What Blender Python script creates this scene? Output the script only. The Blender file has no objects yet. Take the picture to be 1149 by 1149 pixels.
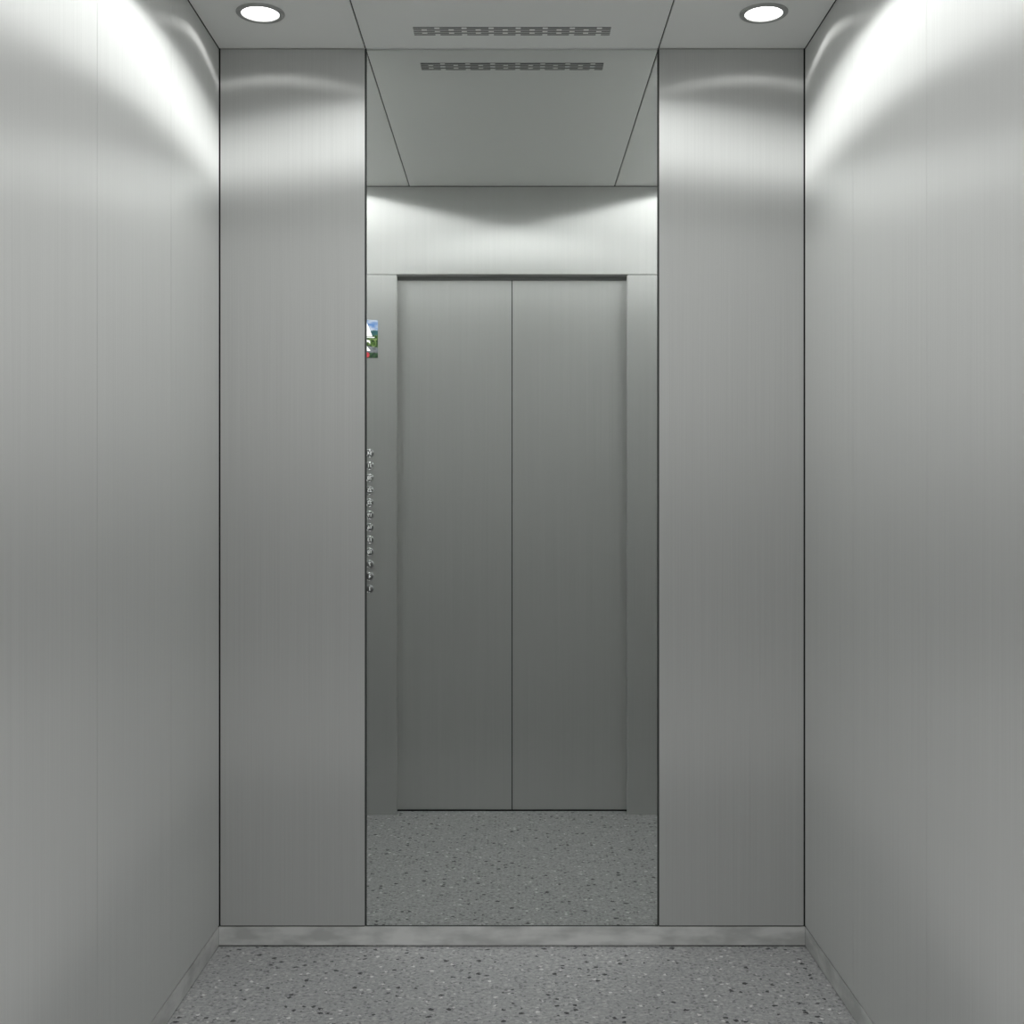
import bpy, bmesh, math, random
from mathutils import Vector, Matrix
random.seed(7)
C = bpy.context.scene.collection
PI = math.pi

# ------------------------------------------------------------------ dimensions (metres)
HW = 0.80          # half width of the car
HZ = 2.4500        # ceiling height
NEAR = -2.05       # how far the car is built towards the viewer
FAR = 1.400        # plane of the wall that holds the doors
MW = 0.3985        # half width of the mirror
T = 0.010          # thickness of the rear wall cladding round the mirror
SK = 0.0535        # skirting height
DW, DH, DD = 0.450, 2.106, 1.460    # half door width, lintel height, plane of door leaves
CAMZ, CAMY = 1.198, -3.271

# ------------------------------------------------------------------ materials
def new_mat(name):
    m = bpy.data.materials.new(name); m.use_nodes = True
    nt = m.node_tree
    return m, nt, nt.nodes['Principled BSDF']

def plain(name, col, rough=0.5, metal=0.0, emit=None, es=0.0):
    m, nt, b = new_mat(name)
    b.inputs['Base Color'].default_value = (*col, 1)
    b.inputs['Roughness'].default_value = rough
    b.inputs['Metallic'].default_value = metal
    if emit:
        b.inputs['Emission Color'].default_value = (*emit, 1)
        b.inputs['Emission Strength'].default_value = es
    return m

def brushed(name, col, rough, aniso, dev=0.042):
    m, nt, b = new_mat(name)
    N, L = nt.nodes, nt.links
    tc = N.new('ShaderNodeTexCoord')
    mp = N.new('ShaderNodeMapping'); mp.inputs['Scale'].default_value = (330, 330, 1.6)
    L.new(tc.outputs['Object'], mp.inputs['Vector'])
    n1 = N.new('ShaderNodeTexNoise'); n1.inputs['Scale'].default_value = 1.0; n1.inputs['Detail'].default_value = 3
    L.new(mp.outputs[0], n1.inputs['Vector'])
    mp2 = N.new('ShaderNodeMapping'); mp2.inputs['Scale'].default_value = (45, 45, 0.5)
    L.new(tc.outputs['Object'], mp2.inputs['Vector'])
    n2 = N.new('ShaderNodeTexNoise'); n2.inputs['Scale'].default_value = 1.0; n2.inputs['Detail'].default_value = 2
    L.new(mp2.outputs[0], n2.inputs['Vector'])
    ad = N.new('ShaderNodeMath'); ad.operation = 'MULTIPLY_ADD'; ad.inputs[1].default_value = 0.3
    L.new(n2.outputs['Fac'], ad.inputs[0]); L.new(n1.outputs['Fac'], ad.inputs[2])
    mr = N.new('ShaderNodeMapRange'); mr.inputs['From Min'].default_value = 0.35; mr.inputs['From Max'].default_value = 0.95
    mr.inputs['To Min'].default_value = 1 - dev; mr.inputs['To Max'].default_value = 1 + dev
    L.new(ad.outputs[0], mr.inputs['Value'])
    vm = N.new('ShaderNodeVectorMath'); vm.operation = 'SCALE'; vm.inputs[0].default_value = col
    L.new(mr.outputs[0], vm.inputs['Scale'])
    N.remove(b)
    tg = N.new('ShaderNodeTangent'); tg.direction_type = 'RADIAL'; tg.axis = 'Z'
    df = N.new('ShaderNodeBsdfDiffuse'); L.new(vm.outputs[0], df.inputs['Color'])
    gl = N.new('ShaderNodeBsdfAnisotropic'); gl.distribution = 'GGX'
    gl.inputs['Roughness'].default_value = rough; gl.inputs['Anisotropy'].default_value = -aniso
    L.new(vm.outputs[0], gl.inputs['Color']); L.new(tg.outputs[0], gl.inputs['Tangent'])
    mx = N.new('ShaderNodeMixShader'); mx.inputs[0].default_value = METAL
    L.new(df.outputs[0], mx.inputs[1]); L.new(gl.outputs[0], mx.inputs[2]); L.new(mx.outputs[0], N['Material Output'].inputs[0])
    return m

STEEL = (0.740, 0.749, 0.733)
METAL = 0.66
M_steel = brushed('brushed_steel', STEEL, 0.41, 0.825)
M_jamb = brushed('brushed_steel_jamb', STEEL, 0.36, 0.7)
M_dark = plain('shadow_gap_black', (0.012, 0.013, 0.013), 0.8)
M_seal = plain('dark_rubber_seal', (0.03, 0.032, 0.031), 0.6)
M_joint = plain('panel_joint_metal', (0.70, 0.71, 0.70), 0.35, 1.0)
M_track = plain('door_track_grey', (0.34, 0.345, 0.34), 0.6)

def ceiling_mat():
    m, nt, b = new_mat('ceiling_satin_sheet')
    b.inputs['Base Color'].default_value = (0.86, 0.87, 0.85, 1)
    b.inputs['Roughness'].default_value = 0.45
    b.inputs['Metallic'].default_value = 0.0
    b.inputs['Specular IOR Level'].default_value = 0.3
    return m
M_ceil = ceiling_mat()

def skirting_mat():
    m, nt, b = new_mat('skirting_satin_steel')
    N, L = nt.nodes, nt.links
    tc = N.new('ShaderNodeTexCoord')
    mp = N.new('ShaderNodeMapping'); mp.inputs['Scale'].default_value = (9, 9, 26)
    L.new(tc.outputs['Object'], mp.inputs['Vector'])
    n = N.new('ShaderNodeTexNoise'); n.inputs['Scale'].default_value = 1.0; n.inputs['Detail'].default_value = 5
    L.new(mp.outputs[0], n.inputs['Vector'])
    r = N.new('ShaderNodeValToRGB')
    r.color_ramp.elements[0].position = 0.38; r.color_ramp.elements[0].color = (0.54, 0.548, 0.535, 1)
    r.color_ramp.elements[1].position = 0.6; r.color_ramp.elements[1].color = (0.74, 0.745, 0.73, 1)
    L.new(n.outputs['Fac'], r.inputs[0]); L.new(r.outputs[0], b.inputs['Base Color'])
    b.inputs['Metallic'].default_value = 0.6; b.inputs['Roughness'].default_value = 0.36
    return m
M_skirt = skirting_mat()

def floor_mat():
    m, nt, b = new_mat('speckled_grey_terrazzo')
    N, L = nt.nodes, nt.links
    tc = N.new('ShaderNodeTexCoord')
    base = tc.outputs['Object']
    dn = N.new('ShaderNodeTexNoise'); dn.inputs['Scale'].default_value = 130; dn.inputs['Detail'].default_value = 1
    L.new(base, dn.inputs['Vector'])
    dv = N.new('ShaderNodeVectorMath'); dv.operation = 'MULTIPLY_ADD'
    dv.inputs[1].default_value = (0.014, 0.012, 0.0)
    L.new(dn.outputs['Color'], dv.inputs[0]); L.new(base, dv.inputs[2])
    def flecks(scale, pick, rad, off):
        mp = N.new('ShaderNodeMapping'); mp.inputs['Location'].default_value = off
        L.new(dv.outputs[0], mp.inputs['Vector'])
        v = N.new('ShaderNodeTexVoronoi'); v.voronoi_dimensions = '2D'; v.inputs['Scale'].default_value = scale
        L.new(mp.outputs[0], v.inputs['Vector'])
        s = N.new('ShaderNodeSeparateColor'); L.new(v.outputs['Color'], s.inputs[0])
        g = N.new('ShaderNodeMath'); g.operation = 'GREATER_THAN'; g.inputs[1].default_value = 1 - pick
        L.new(s.outputs[0], g.inputs[0])
        # size of each chip varies with its own random number
        sz = N.new('ShaderNodeMath'); sz.operation = 'MULTIPLY_ADD'; sz.inputs[1].default_value = rad * 0.8; sz.inputs[2].default_value = rad * 0.5
        L.new(s.outputs[1], sz.inputs[0])
        d = N.new('ShaderNodeMath'); d.operation = 'LESS_THAN'
        L.new(v.outputs['Distance'], d.inputs[0]); L.new(sz.outputs[0], d.inputs[1])
        x = N.new('ShaderNodeMath'); x.operation = 'MULTIPLY'
        L.new(g.outputs[0], x.inputs[0]); L.new(d.outputs[0], x.inputs[1])
        return x.outputs[0]
    n = N.new('ShaderNodeTexNoise'); n.inputs['Scale'].default_value = 95; n.inputs['Detail'].default_value = 8; n.inputs['Roughness'].default_value = 0.75
    L.new(base, n.inputs['Vector'])
    r = N.new('ShaderNodeValToRGB')
    r.color_ramp.elements[0].position = 0.34; r.color_ramp.elements[0].color = (0.195, 0.197, 0.200, 1)
    r.color_ramp.elements[1].position = 0.66; r.color_ramp.elements[1].color = (0.46, 0.462, 0.463, 1)
    L.new(n.outputs['Fac'], r.inputs[0])
    cur = r.outputs[0]
    for sc, pick, rad, off, col in ((75, 0.22, 0.34, (3.1, 7.7, 0), (0.44, 0.44, 0.435)),
                                    (60, 0.07, 0.24, (11.3, 2.9, 0), (0.66, 0.66, 0.65)),
                                    (85, 0.28, 0.30, (5.3, 1.9, 0), (0.17, 0.172, 0.176)),
                                    (46, 0.12, 0.25, (17.1, 9.4, 0), (0.025, 0.026, 0.028))):
        mx = N.new('ShaderNodeMix'); mx.data_type = 'RGBA'
        L.new(flecks(sc, pick, rad, off), mx.inputs[0]); L.new(cur, mx.inputs[6]); mx.inputs[7].default_value = (*col, 1)
        cur = mx.outputs[2]
    L.new(cur, b.inputs['Base Color'])
    b.inputs['Roughness'].default_value = 0.42
    b.inputs['Specular IOR Level'].default_value = 0.35
    return m
M_floor = floor_mat()

def mirror_mat():
    m = bpy.data.materials.new('silver_tinted_glass'); m.use_nodes = True
    nt = m.node_tree; N, L = nt.nodes, nt.links
    for n in list(N): N.remove(n)
    out = N.new('ShaderNodeOutputMaterial')
    t = N.new('ShaderNodeBsdfTransparent'); t.inputs[0].default_value = (0.86, 0.865, 0.862, 1)
    g = N.new('ShaderNodeBsdfGlossy'); g.inputs['Roughness'].default_value = 0.0
    g.inputs['Color'].default_value = (0.9, 0.9, 0.9, 1)
    mx = N.new('ShaderNodeMixShader'); mx.inputs[0].default_value = 0.0
    L.new(t.outputs[0], mx.inputs[1]); L.new(g.outputs[0], mx.inputs[2]); L.new(mx.outputs[0], out.inputs[0])
    return m
M_mirror = mirror_mat()

M_lamp = plain('lamp_diffuser_lit', (0.8, 0.8, 0.8), 0.4, 0, (1.0, 1.0, 0.985), 5.0)
M_panel = plain('added_panel_lit', (0.8, 0.8, 0.8), 0.4, 0, (0.985, 1.0, 0.99), 5.1)
M_strip = plain('added_strip_lit', (0.8, 0.8, 0.8), 0.4, 0, (0.985, 1.0, 0.99), 14.0)
M_ring = plain('lamp_trim_satin', (0.42, 0.425, 0.415), 0.42, 0.5)
M_ventback = plain('vent_slot_dark', (0.22, 0.22, 0.215), 0.8)
M_button = plain('button_cap_steel', (0.30, 0.30, 0.30), 0.25, 1.0)
M_bring = plain('button_ring_chrome', (0.75, 0.76, 0.76), 0.16, 1.0)
M_num = plain('button_numeral_white', (0.85, 0.86, 0.86), 0.5, 0, (1, 1, 1), 0.35)
M_white = plain('screen_white_lit', (0.8, 0.8, 0.8), 0.4, 0, (1, 1, 1), 1.0)
M_red = plain('screen_red_lit', (0.4, 0.03, 0.04), 0.4, 0, (0.62, 0.06, 0.08), 0.7)

def screen_mat():
    m, nt, b = new_mat('screen_landscape_picture')
    N, L = nt.nodes, nt.links
    tc = N.new('ShaderNodeTexCoord'); sp = N.new('ShaderNodeSeparateXYZ'); L.new(tc.outputs['Generated'], sp.inputs[0])
    def noise(s, d=4):
        mp = N.new('ShaderNodeMapping'); mp.inputs['Scale'].default_value = s
        L.new(tc.outputs['Object'], mp.inputs['Vector'])
        n = N.new('ShaderNodeTexNoise'); n.inputs['Scale'].default_value = 1; n.inputs['Detail'].default_value = d
        L.new(mp.outputs[0], n.inputs['Vector']); return n.outputs['Fac']
    def ramp(src, els):
        r = N.new('ShaderNodeValToRGB'); cr = r.color_ramp
        while len(cr.elements) < len(els): cr.elements.new(0.5)
        for e, (p, c) in zip(cr.elements, els): e.position = p; e.color = (*c, 1)
        L.new(src, r.inputs[0]); return r.outputs[0]
    def mix(f, a, c):
        x = N.new('ShaderNodeMix'); x.data_type = 'RGBA'
        L.new(f, x.inputs[0]); L.new(a, x.inputs[6]); L.new(c, x.inputs[7]); return x.outputs[2]
    def over(src, p, w=0.02):
        r = N.new('ShaderNodeMapRange'); r.inputs['From Min'].default_value = p - w; r.inputs['From Max'].default_value = p + w
        L.new(src, r.inputs['Value']); return r.outputs[0]
    z = sp.outputs['Z']
    wob = N.new('ShaderNodeMath'); wob.operation = 'MULTIPLY_ADD'; wob.inputs[1].default_value = 0.10
    L.new(noise((40, 1, 60)), wob.inputs[0]); L.new(z, wob.inputs[2])
    zz = wob.outputs[0]
    sky = ramp(noise((22, 1, 70)), [(0.40, (0.16, 0.36, 0.78)), (0.60, (0.75, 0.85, 0.98))])
    hill = ramp(noise((60, 1, 60)), [(0.3, (0.02, 0.10, 0.12)), (0.7, (0.06, 0.22, 0.22))])
    leaf = ramp(noise((110, 1, 110)), [(0.38, (0.008, 0.03, 0.008)), (0.50, (0.07, 0.17, 0.02)), (0.64, (0.30, 0.42, 0.14))])
    road = ramp(noise((50, 1, 90)), [(0.3, (0.12, 0.14, 0.14)), (0.7, (0.36, 0.38, 0.42))])
    bush = ramp(noise((90, 1, 90)), [(0.35, (0.01, 0.03, 0.02)), (0.65, (0.05, 0.14, 0.05))])
    c = mix(over(zz, 0.19), bush, road)
    c = mix(over(zz, 0.34), c, leaf)
    c = mix(over(zz, 0.64), c, hill)
    c = mix(over(zz, 0.77), c, sky)
    L.new(c, b.inputs['Emission Color']); b.inputs['Emission Strength'].default_value = 0.95
    b.inputs['Base Color'].default_value = (0.02, 0.02, 0.02, 1); b.inputs['Roughness'].default_value = 0.2
    return m
M_screen = screen_mat()

# ------------------------------------------------------------------ helpers
def link(name, me, mat, parent=None):
    o = bpy.data.objects.new(name, me); C.objects.link(o)
    if mat is not None and len(me.materials) == 0: me.materials.append(mat)
    if parent is not None: o.parent = parent
    return o

def bm_box(bm, x0, x1, y0, y1, z0, z1):
    r = bmesh.ops.create_cube(bm, size=1.0, matrix=Matrix.Translation(((x0 + x1) / 2, (y0 + y1) / 2, (z0 + z1) / 2)) @ Matrix.Diagonal((x1 - x0, y1 - y0, z1 - z0, 1)))
    return r['verts']

def finish(bm, name, mat, parent=None, bevel=0.0, smooth=False, origin=None):
    if bevel: bmesh.ops.bevel(bm, geom=list(bm.edges), offset=bevel, segments=2, affect='EDGES', profile=0.6)
    bmesh.ops.recalc_face_normals(bm, faces=bm.faces)
    if origin is not None: bmesh.ops.translate(bm, verts=bm.verts, vec=-Vector(origin))
    me = bpy.data.meshes.new(name); bm.to_mesh(me); bm.free()
    if smooth: me.polygons.foreach_set('use_smooth', [True] * len(me.polygons))
    o = link(name, me, mat, parent)
    if origin is not None: o.location = origin
    return o

def box(name, x0, x1, y0, y1, z0, z1, mat, parent=None, bevel=0.0):
    bm = bmesh.new(); bm_box(bm, x0, x1, y0, y1, z0, z1)
    return finish(bm, name, mat, parent, bevel)

def struct(o):
    o['kind'] = 'structure'; return o

def thing(name, label, cat, loc=(0, 0, 0), group=None):
    o = bpy.data.objects.new(name, None); C.objects.link(o); o.location = loc
    o.empty_display_size = 0.05
    o['label'] = label; o['category'] = cat
    if group: o['group'] = group
    return o

def lathe(name, prof, mat, parent=None, seg=64, smooth=True, axis='Z', close=False):
    """prof: (radius, height) pairs; revolved about Z, or about Y when axis is 'Y' (height runs along -Y)."""
    bm = bmesh.new(); rings = []
    for r, h in prof:
        if r < 1e-6:
            p = (0, 0, h) if axis == 'Z' else (0, -h, 0)
            rings.append([bm.verts.new(p)]); continue
        ring = []
        for i in range(seg):
            a = 2 * PI * i / seg; c, s = r * math.cos(a), r * math.sin(a)
            ring.append(bm.verts.new((c, s, h) if axis == 'Z' else (c, -h, s)))
        rings.append(ring)
    pairs = list(zip(rings, rings[1:])) + ([(rings[-1], rings[0])] if close else [])
    for a, b in pairs:
        n = max(len(a), len(b))
        for i in range(n):
            j = (i + 1) % n
            vs = [a[i % len(a)], a[j % len(a)], b[j % len(b)], b[i % len(b)]]
            u = []
            for v in vs:
                if v not in u: u.append(v)
            if len(u) >= 3: bm.faces.new(u)
    o = finish(bm, name, mat, parent, smooth=False)
    if smooth:
        for p in o.data.polygons: p.use_smooth = True
    return o

def flat(name, pts, y, th, mat, parent):
    """outline in X and Z, given a thickness along Y."""
    bm = bmesh.new()
    f = bm.faces.new([bm.verts.new((x, y, z)) for x, z in pts])
    r = bmesh.ops.extrude_face_region(bm, geom=[f])
    bmesh.ops.translate(bm, verts=[v for v in r['geom'] if isinstance(v, bmesh.types.BMVert)], vec=(0, -th, 0))
    return finish(bm, name, mat, parent)

def lettering(name, text, size, depth, mat, parent, loc, bold=0.012):
    """digits as they read in the mirror: local x runs to the viewer's left."""
    cu = bpy.data.curves.new(name, 'FONT'); cu.body = text; cu.size = size
    cu.align_x = 'CENTER'; cu.align_y = 'CENTER'; cu.extrude = depth / 2; cu.resolution_u = 3; cu.offset = size * bold
    tmp = bpy.data.objects.new(name, cu); C.objects.link(tmp)
    dg = bpy.context.evaluated_depsgraph_get()
    me = bpy.data.meshes.new_from_object(tmp.evaluated_get(dg))
    bpy.data.objects.remove(tmp); bpy.data.curves.remove(cu)
    me.transform(Matrix(((-1, 0, 0, 0), (0, 0, -1, 0), (0, 1, 0, 0), (0, 0, 0, 1))))
    bm = bmesh.new(); bm.from_mesh(me); bmesh.ops.recalc_face_normals(bm, faces=bm.faces); bm.to_mesh(me); bm.free()
    me.name = name; me.materials.clear()
    o = link(name, me, mat, parent); o.location = loc
    return o

# ------------------------------------------------------------------ floor
struct(box('floor', -HW - 0.03, HW + 0.03, NEAR, DD + 0.06, -0.05, 0.0, M_floor))

# ------------------------------------------------------------------ side walls: dark carrier sheet with a row of steel panels
JOINTS = [NEAR, -1.420, -0.959, -0.458, 0.0]
for side, s in (('left', -1), ('right', 1)):
    x_in, x_out = s * HW, s * (HW + 0.028)
    w = struct(box('wall_' + side, min(s * (HW + 0.012), x_out), max(s * (HW + 0.012), x_out), NEAR, DD + 0.06, 0.0, HZ + 0.03, M_dark))
    lo, hi = min(x_in, s * (HW + 0.011)), max(x_in, s * (HW + 0.011))
    for a, b in zip(JOINTS, JOINTS[1:]):
        e0 = 0.0006 if a != NEAR else 0.0
        e1 = 0.0006 if b != 0.0 else 0.0
        box('wall_panel', lo, hi, a + e0, b - e1, SK + 0.0035, HZ - 0.002, M_steel, w)
        if a != NEAR:
            # the narrow folded lip that closes each joint
            box('joint_strip', min(s * (HW + 0.0012), s * (HW + 0.010)), max(s * (HW + 0.0012), s * (HW + 0.010)), a - 0.0005, a + 0.0005, SK + 0.0035, HZ - 0.002, M_joint, w)
    for a, b in ((T, 0.47), (0.4715, 0.93), (0.9315, FAR - 0.002)):
        box('wall_panel', lo, hi, a, b, SK + 0.0035, HZ - 0.002, M_steel, w)
    for a, b in ((NEAR, -0.0005), (T, FAR - 0.002)):
        bb = struct(box('baseboard_' + side, lo, hi, a, b, 0.0022, SK, M_skirt, None, 0.0006))

# ------------------------------------------------------------------ rear wall: two steel panels beside the tall mirror
wb = bpy.data.objects.new('wall_back', None); C.objects.link(wb); struct(wb)
for s in (-1, 1):
    a, b = sorted((s * (MW + 0.0035), s * (HW - 0.0045)))
    ca, cb = sorted((s * (MW + 0.004), s * (HW + 0.012)))
    box('carrier_sheet', ca, cb, T * 0.5 - 0.001, T * 0.5 + 0.001, 0.0, HZ, M_dark, wb)
    box('wall_panel', a, b, 0.0, T * 0.5 - 0.0011, SK + 0.0035, HZ - 0.002, M_steel, wb)
    box('wall_panel', a, b, T * 0.5 + 0.0011, T, SK + 0.0035, HZ - 0.002, M_steel, wb)
    a, b = sorted((s * (MW - 0.0012), s * (MW + 0.0034)))
    box('edge_seal', a, b, 0.0012, T, SK + 0.002, HZ - 0.001, M_seal, wb)
box('edge_seal', -MW, MW, 0.0030, 0.0060, SK, SK + 0.0022, M_seal, wb)
struct(box('baseboard_back', -HW, HW, 0.0, T, 0.0030, SK, M_skirt, None, 0.0006))

# the mirrored half of the lift is built as real geometry beyond this tinted pane (the viewer stands where the door wall would be)
mir = box('mirror', -MW + 0.0013, MW - 0.0013, 0.0040, 0.0050, SK + 0.0024, HZ - 0.0015, M_mirror)
mir['label'] = 'tall frameless wall mirror between two brushed steel panels, showing closed lift doors'
mir['category'] = 'mirror'

# ------------------------------------------------------------------ ceiling: three satin sheets with dark shadow gaps
cl = struct(box('ceiling', -HW - 0.028, HW + 0.028, NEAR, DD + 0.06, HZ + 0.008, HZ + 0.05, M_dark))
for y0, y1 in ((NEAR, -0.0015), (T + 0.001, FAR - 0.0015)):
    for x0, x1 in ((-HW + 0.002, -0.4022), (-0.3982, 0.3982), (0.4022, HW - 0.002)):
        box('ceiling_panel', x0, x1, y0, y1, HZ, HZ + 0.006, M_ceil, cl)

# ------------------------------------------------------------------ wall with the doors
wf = struct(box('wall_front', -HW, HW, DD + 0.045, DD + 0.055, 0.0, HZ, M_dark))
for s in (-1, 1):
    a, b = sorted((s * DW, s * HW))
    box('return_panel', a, b, FAR, FAR + 0.030, 0.0, DH - 0.0020, M_steel, wf, 0.0012)
    a, b = sorted((s * (DW + 0.004), s * (DW + 0.012)))
    box('jamb_lining', a, b, FAR + 0.0302, DD + 0.05, 0.0, DH, M_jamb, wf)
box('header_panel', -HW, HW, FAR, FAR + 0.030, DH, HZ - 0.002, M_steel, wf, 0.0012)
box('header_soffit', -DW - 0.01, DW + 0.01, FAR + 0.0302, DD - 0.014, DH, DH + 0.01, M_jamb, wf)
box('door_track', -DW - 0.01, DW + 0.01, DD - 0.006, DD + 0.044, DH - 0.012, DH + 0.03, M_track, wf)
dr = bpy.data.objects.new('door_1', None); C.objects.link(dr); struct(dr)
for s in (-1, 1):
    a, b = sorted((s * 0.0018, s * (DW + 0.003)))
    box('door_leaf', a, b, DD, DD + 0.035, 0.0055, DH - 0.0125, M_steel, dr, 0.001)
    a, b = sorted((s * 0.0002, s * 0.0017))
    box('door_edge_seal', a, b, DD + 0.004, DD + 0.03, 0.0055, DH - 0.0125, M_seal, dr)
struct(box('trim_1', -DW - 0.003, DW + 0.003, DD - 0.004, DD + 0.040, 0.0003, 0.005, M_dark))

# ------------------------------------------------------------------ downlights
def make_light(label, loc, group):
    t = thing('downlight', label, 'ceiling light', loc, group)
    lathe('trim_ring', [(0.0605, 0.0), (0.0606, -0.0022), (0.0590, -0.0042), (0.0550, -0.0050), (0.0490, -0.0050), (0.0474, -0.0044), (0.0470, -0.0032), (0.0470, 0.0)], M_ring, t, 96)
    lathe('diffuser', [(0.0, -0.0034), (0.030, -0.0032), (0.042, -0.0026), (0.0469, -0.0016)], M_lamp, t, 96)
    return t
def copy_thing(src, loc, label, group):
    r = src.copy(); C.objects.link(r); r.location = loc; r['label'] = label; r['group'] = group
    for ch in src.children:
        c = ch.copy(); C.objects.link(c); c.parent = r
        for g in ch.children:
            d = g.copy(); C.objects.link(d); d.parent = c
    return r
GL = 'round downlights in the lift ceiling'
first = make_light('round lit downlight in the ceiling above the left end of the rear wall', (-0.637, -0.237, HZ), GL)
copy_thing(first, (0.637, -0.237, HZ), 'round lit downlight in the ceiling above the right end of the rear wall', GL)

# flat lights added out of view for the bright steel bands: one over the middle of the car, two slim ones beside the doors' ceiling sheet
def added_light_panel(label, x0, x1, y0, y1, mat, group=None):
    xc, yc = (x0 + x1) / 2, (y0 + y1) / 2
    t = thing('added_light_panel', label, 'ceiling light', (xc, yc, HZ), group)
    hx, hy = (x1 - x0) / 2, (y1 - y0) / 2
    bm = bmesh.new(); bm_box(bm, -hx, hx, -hy, hy, -0.0060, -0.0030); finish(bm, 'diffuser', mat, t, 0.001)
    bm = bmesh.new()
    for a in ((-hx - 0.006, hx + 0.006, -hy - 0.006, -hy - 0.0002), (-hx - 0.006, hx + 0.006, hy + 0.0002, hy + 0.006), (-hx - 0.006, -hx - 0.0002, -hy, hy), (hx + 0.0002, hx + 0.006, -hy, hy)):
        bm_box(bm, *a, -0.0070, -0.0002)
    finish(bm, 'frame', M_ring, t)
    return t
added_light_panel('added unseen luminous panel over the middle of the lift car', -0.385, 0.385, -1.150, -0.385, M_panel)
added_light_panel('added unseen luminous strip beside the left edge of the door wall ceiling', -0.780, -0.610, 0.100, 1.300, M_strip, 'added luminous strips out of view')
added_light_panel('added unseen luminous strip beside the right edge of the door wall ceiling', 0.610, 0.780, 0.100, 1.300, M_strip, 'added luminous strips out of view')

# ------------------------------------------------------------------ air vents: five staggered rows of slots
def make_vent(label, yc, depth):
    t = thing('air_vent', label, 'vent', (0, yc, HZ))
    W2 = 0.2585; z1 = -0.0004
    bm = bmesh.new(); bm_box(bm, -W2, W2, -depth / 2, depth / 2, -0.0008, 0.0)
    finish(bm, 'slot_backing', M_ventback, t)
    bm = bmesh.new(); rh = depth / 5; pitch = 0.0707; br = 0.0135
    for k in range(1, 5):
        y = -depth / 2 + k * rh
        bm_box(bm, -W2, W2, y - 0.0005, y + 0.0005, -0.0016, -0.0009)
    for row in range(5):
        y0 = -depth / 2 + row * rh
        x = -W2 + (0.0625 if row % 2 == 0 else 0.0285)
        while x < W2 - 0.006:
            bm_box(bm, x - br / 2, x + br / 2, y0 + 0.0006, y0 + rh - 0.0006, -0.0017, -0.0009)
            x += pitch
    finish(bm, 'slot_grille', M_ceil, t)
    return t
make_vent('slotted air vent in the ceiling in front of the mirror', -0.1200, 0.0530)
make_vent('slotted air vent in the ceiling as seen inside the mirror', 0.1320, 0.0530)

# ------------------------------------------------------------------ car operating panel
px, pz = -0.620, 1.40
cp = thing('control_panel', 'lift control panel with picture screen and round numbered buttons, left edge of mirror', 'control panel', (px, FAR, 0.82))
def local(x, z): return (x - px, z - 0.82)
fx0, fz0 = local(-0.7165, 1.780); fx1, fz1 = local(-0.5225, 1.928)
bm = bmesh.new(); bm_box(bm, fx0, fx1, -0.0022, -0.0002, fz0, fz1)
scr = finish(bm, 'display_screen', M_screen, cp)
ax = -0.5695 - px
def zl(z): return z - 0.82
flat('up_arrow', [(ax - 0.026, zl(1.864)), (ax + 0.026, zl(1.864)), (ax + 0.0035, zl(1.919)), (ax - 0.0035, zl(1.919))], -0.0023, 0.0006, M_white, scr)
flat('divider_bar', [(ax - 0.034, zl(1.8585)), (ax + 0.034, zl(1.8585)), (ax + 0.034, zl(1.8612)), (ax - 0.034, zl(1.8612))], -0.0023, 0.0006, M_white, scr)
lettering('floor_number', '2', 0.058, 0.0006, M_white, scr, (ax + 0.0035, -0.0027, zl(1.8265)), 0.025)
bm = bmesh.new(); bmesh.ops.create_circle(bm, cap_ends=True, radius=0.0105, segments=28, matrix=Matrix.Translation((ax + 0.004, -0.0023, zl(1.792))) @ Matrix.Rotation(PI / 2, 4, 'X'))
r_ = bmesh.ops.extrude_face_region(bm, geom=list(bm.faces)); bmesh.ops.translate(bm, verts=[v for v in r_['geom'] if isinstance(v, bmesh.types.BMVert)], vec=(0, -0.0006, 0))
finish(bm, 'red_dot', M_red, scr)

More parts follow.
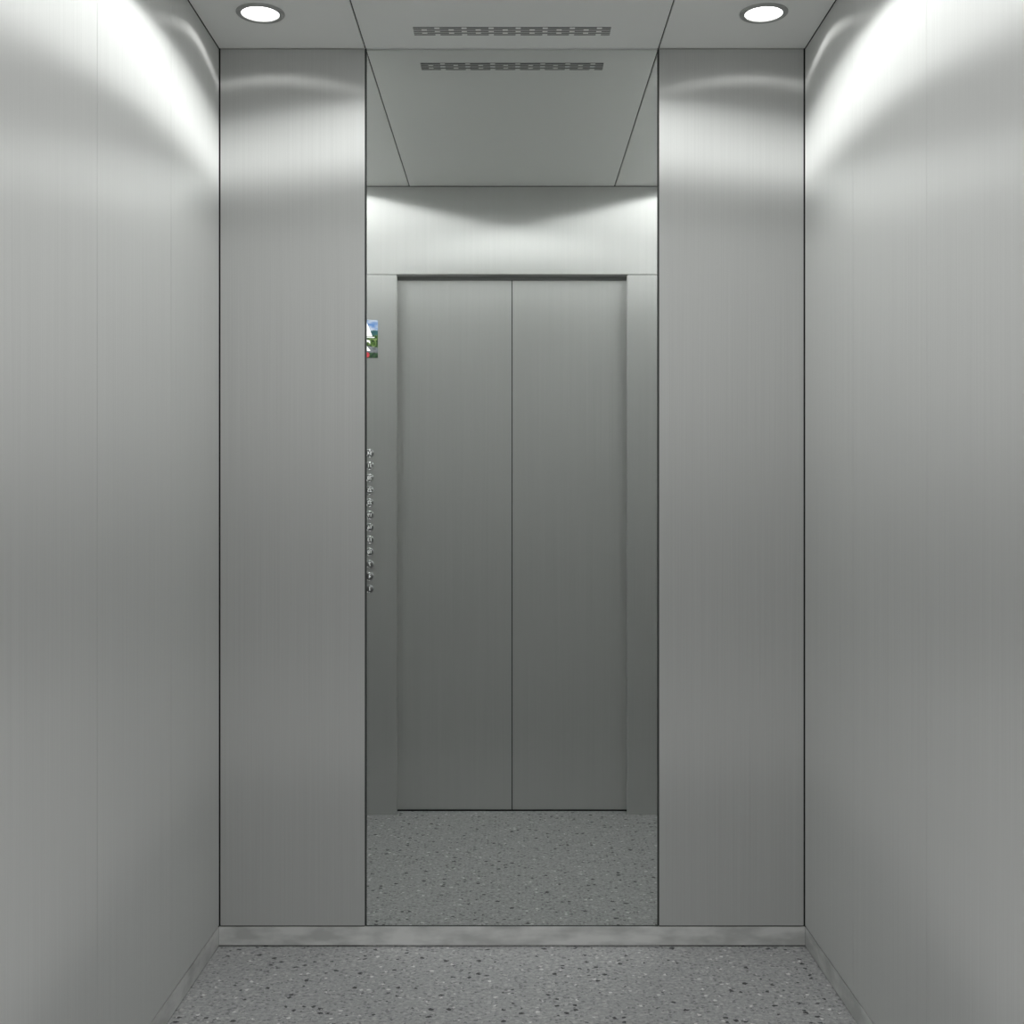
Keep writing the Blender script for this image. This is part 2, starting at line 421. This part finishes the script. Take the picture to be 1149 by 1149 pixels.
proto = None
for col in range(3):
    for row in range(12):
        n = 1 + row * 3 + col
        x, z = -0.5540 - col * 0.055, 0.880 + row * 0.0480
        lx, lz = local(x, z)
        if proto is None:
            b = lathe('floor_button', [(0.0, 0.0045), (0.007, 0.0043), (0.0112, 0.0034), (0.0120, 0.0022), (0.0120, 0.0002)], M_button, cp, 32, axis='Y')
            ring = lathe('button_ring', [(0.0126, 0.0002), (0.0128, 0.0030), (0.0140, 0.0044), (0.0155, 0.0040), (0.0164, 0.0024), (0.0166, 0.0002)], M_bring, b, 40, axis='Y')
            proto = (b, ring)
        else:
            b = proto[0].copy(); C.objects.link(b); b.parent = cp
            rg = proto[1].copy(); C.objects.link(rg); rg.parent = b
        b.location = (lx, -0.0002, lz)
        lettering('button_numeral', str(n), 0.0190, 0.0008, M_num, b, (0.0, -0.0048, 0.0))

# ------------------------------------------------------------------ camera, world, view
cam_d = bpy.data.cameras.new('camera'); cam = bpy.data.objects.new('camera', cam_d); C.objects.link(cam)
cam.location = (0, CAMY, CAMZ); cam.rotation_euler = (PI / 2, 0, 0)
cam_d.sensor_width = 36.0; cam_d.lens = 36.0 * 1345 / 1149
cam_d.shift_y = -(574.5 - 569.3) / 1149
cam_d.clip_start = 0.05; cam_d.clip_end = 50
sc = bpy.context.scene; sc.camera = cam
w = bpy.data.worlds.new('world'); sc.world = w; w.use_nodes = True
# added world glow that bands the steel: bright above, dimmer at chest height, lighter below
wn, wl = w.node_tree.nodes, w.node_tree.links
wt = wn.new('ShaderNodeTexCoord'); ws = wn.new('ShaderNodeSeparateXYZ'); wl.new(wt.outputs['Generated'], ws.inputs[0])
wm = wn.new('ShaderNodeMapRange'); wm.inputs['From Min'].default_value = -0.5; wm.inputs['From Max'].default_value = 0.5
wl.new(ws.outputs['Z'], wm.inputs['Value'])
wr = wn.new('ShaderNodeValToRGB')
ADDED_FILL = [(-0.30, 0.75), (-0.15, 0.60), (-0.085, 0.16), (0.0, 0.40), (0.07, 0.95), (0.15, 1.2)]
while len(wr.color_ramp.elements) < len(ADDED_FILL): wr.color_ramp.elements.new(0.5)
for e, (z_, v_) in zip(wr.color_ramp.elements, ADDED_FILL): e.position = z_ + 0.5; e.color = (v_, v_, v_, 1)
wl.new(wm.outputs[0], wr.inputs[0]); wl.new(wr.outputs[0], wn['Background'].inputs[0])
wn['Background'].inputs[1].default_value = 1.0
sc.view_settings.view_transform = 'Standard'; sc.view_settings.look = 'None'
sc.view_settings.exposure = 0.0; sc.view_settings.gamma = 1.0; sc.view_settings.use_curve_mapping = False
sc.cycles.use_denoising = True
sc.cycles.max_bounces = 16; sc.cycles.glossy_bounces = 12; sc.cycles.diffuse_bounces = 6; sc.cycles.transparent_max_bounces = 16
sc.cycles.sample_clamp_indirect = 0
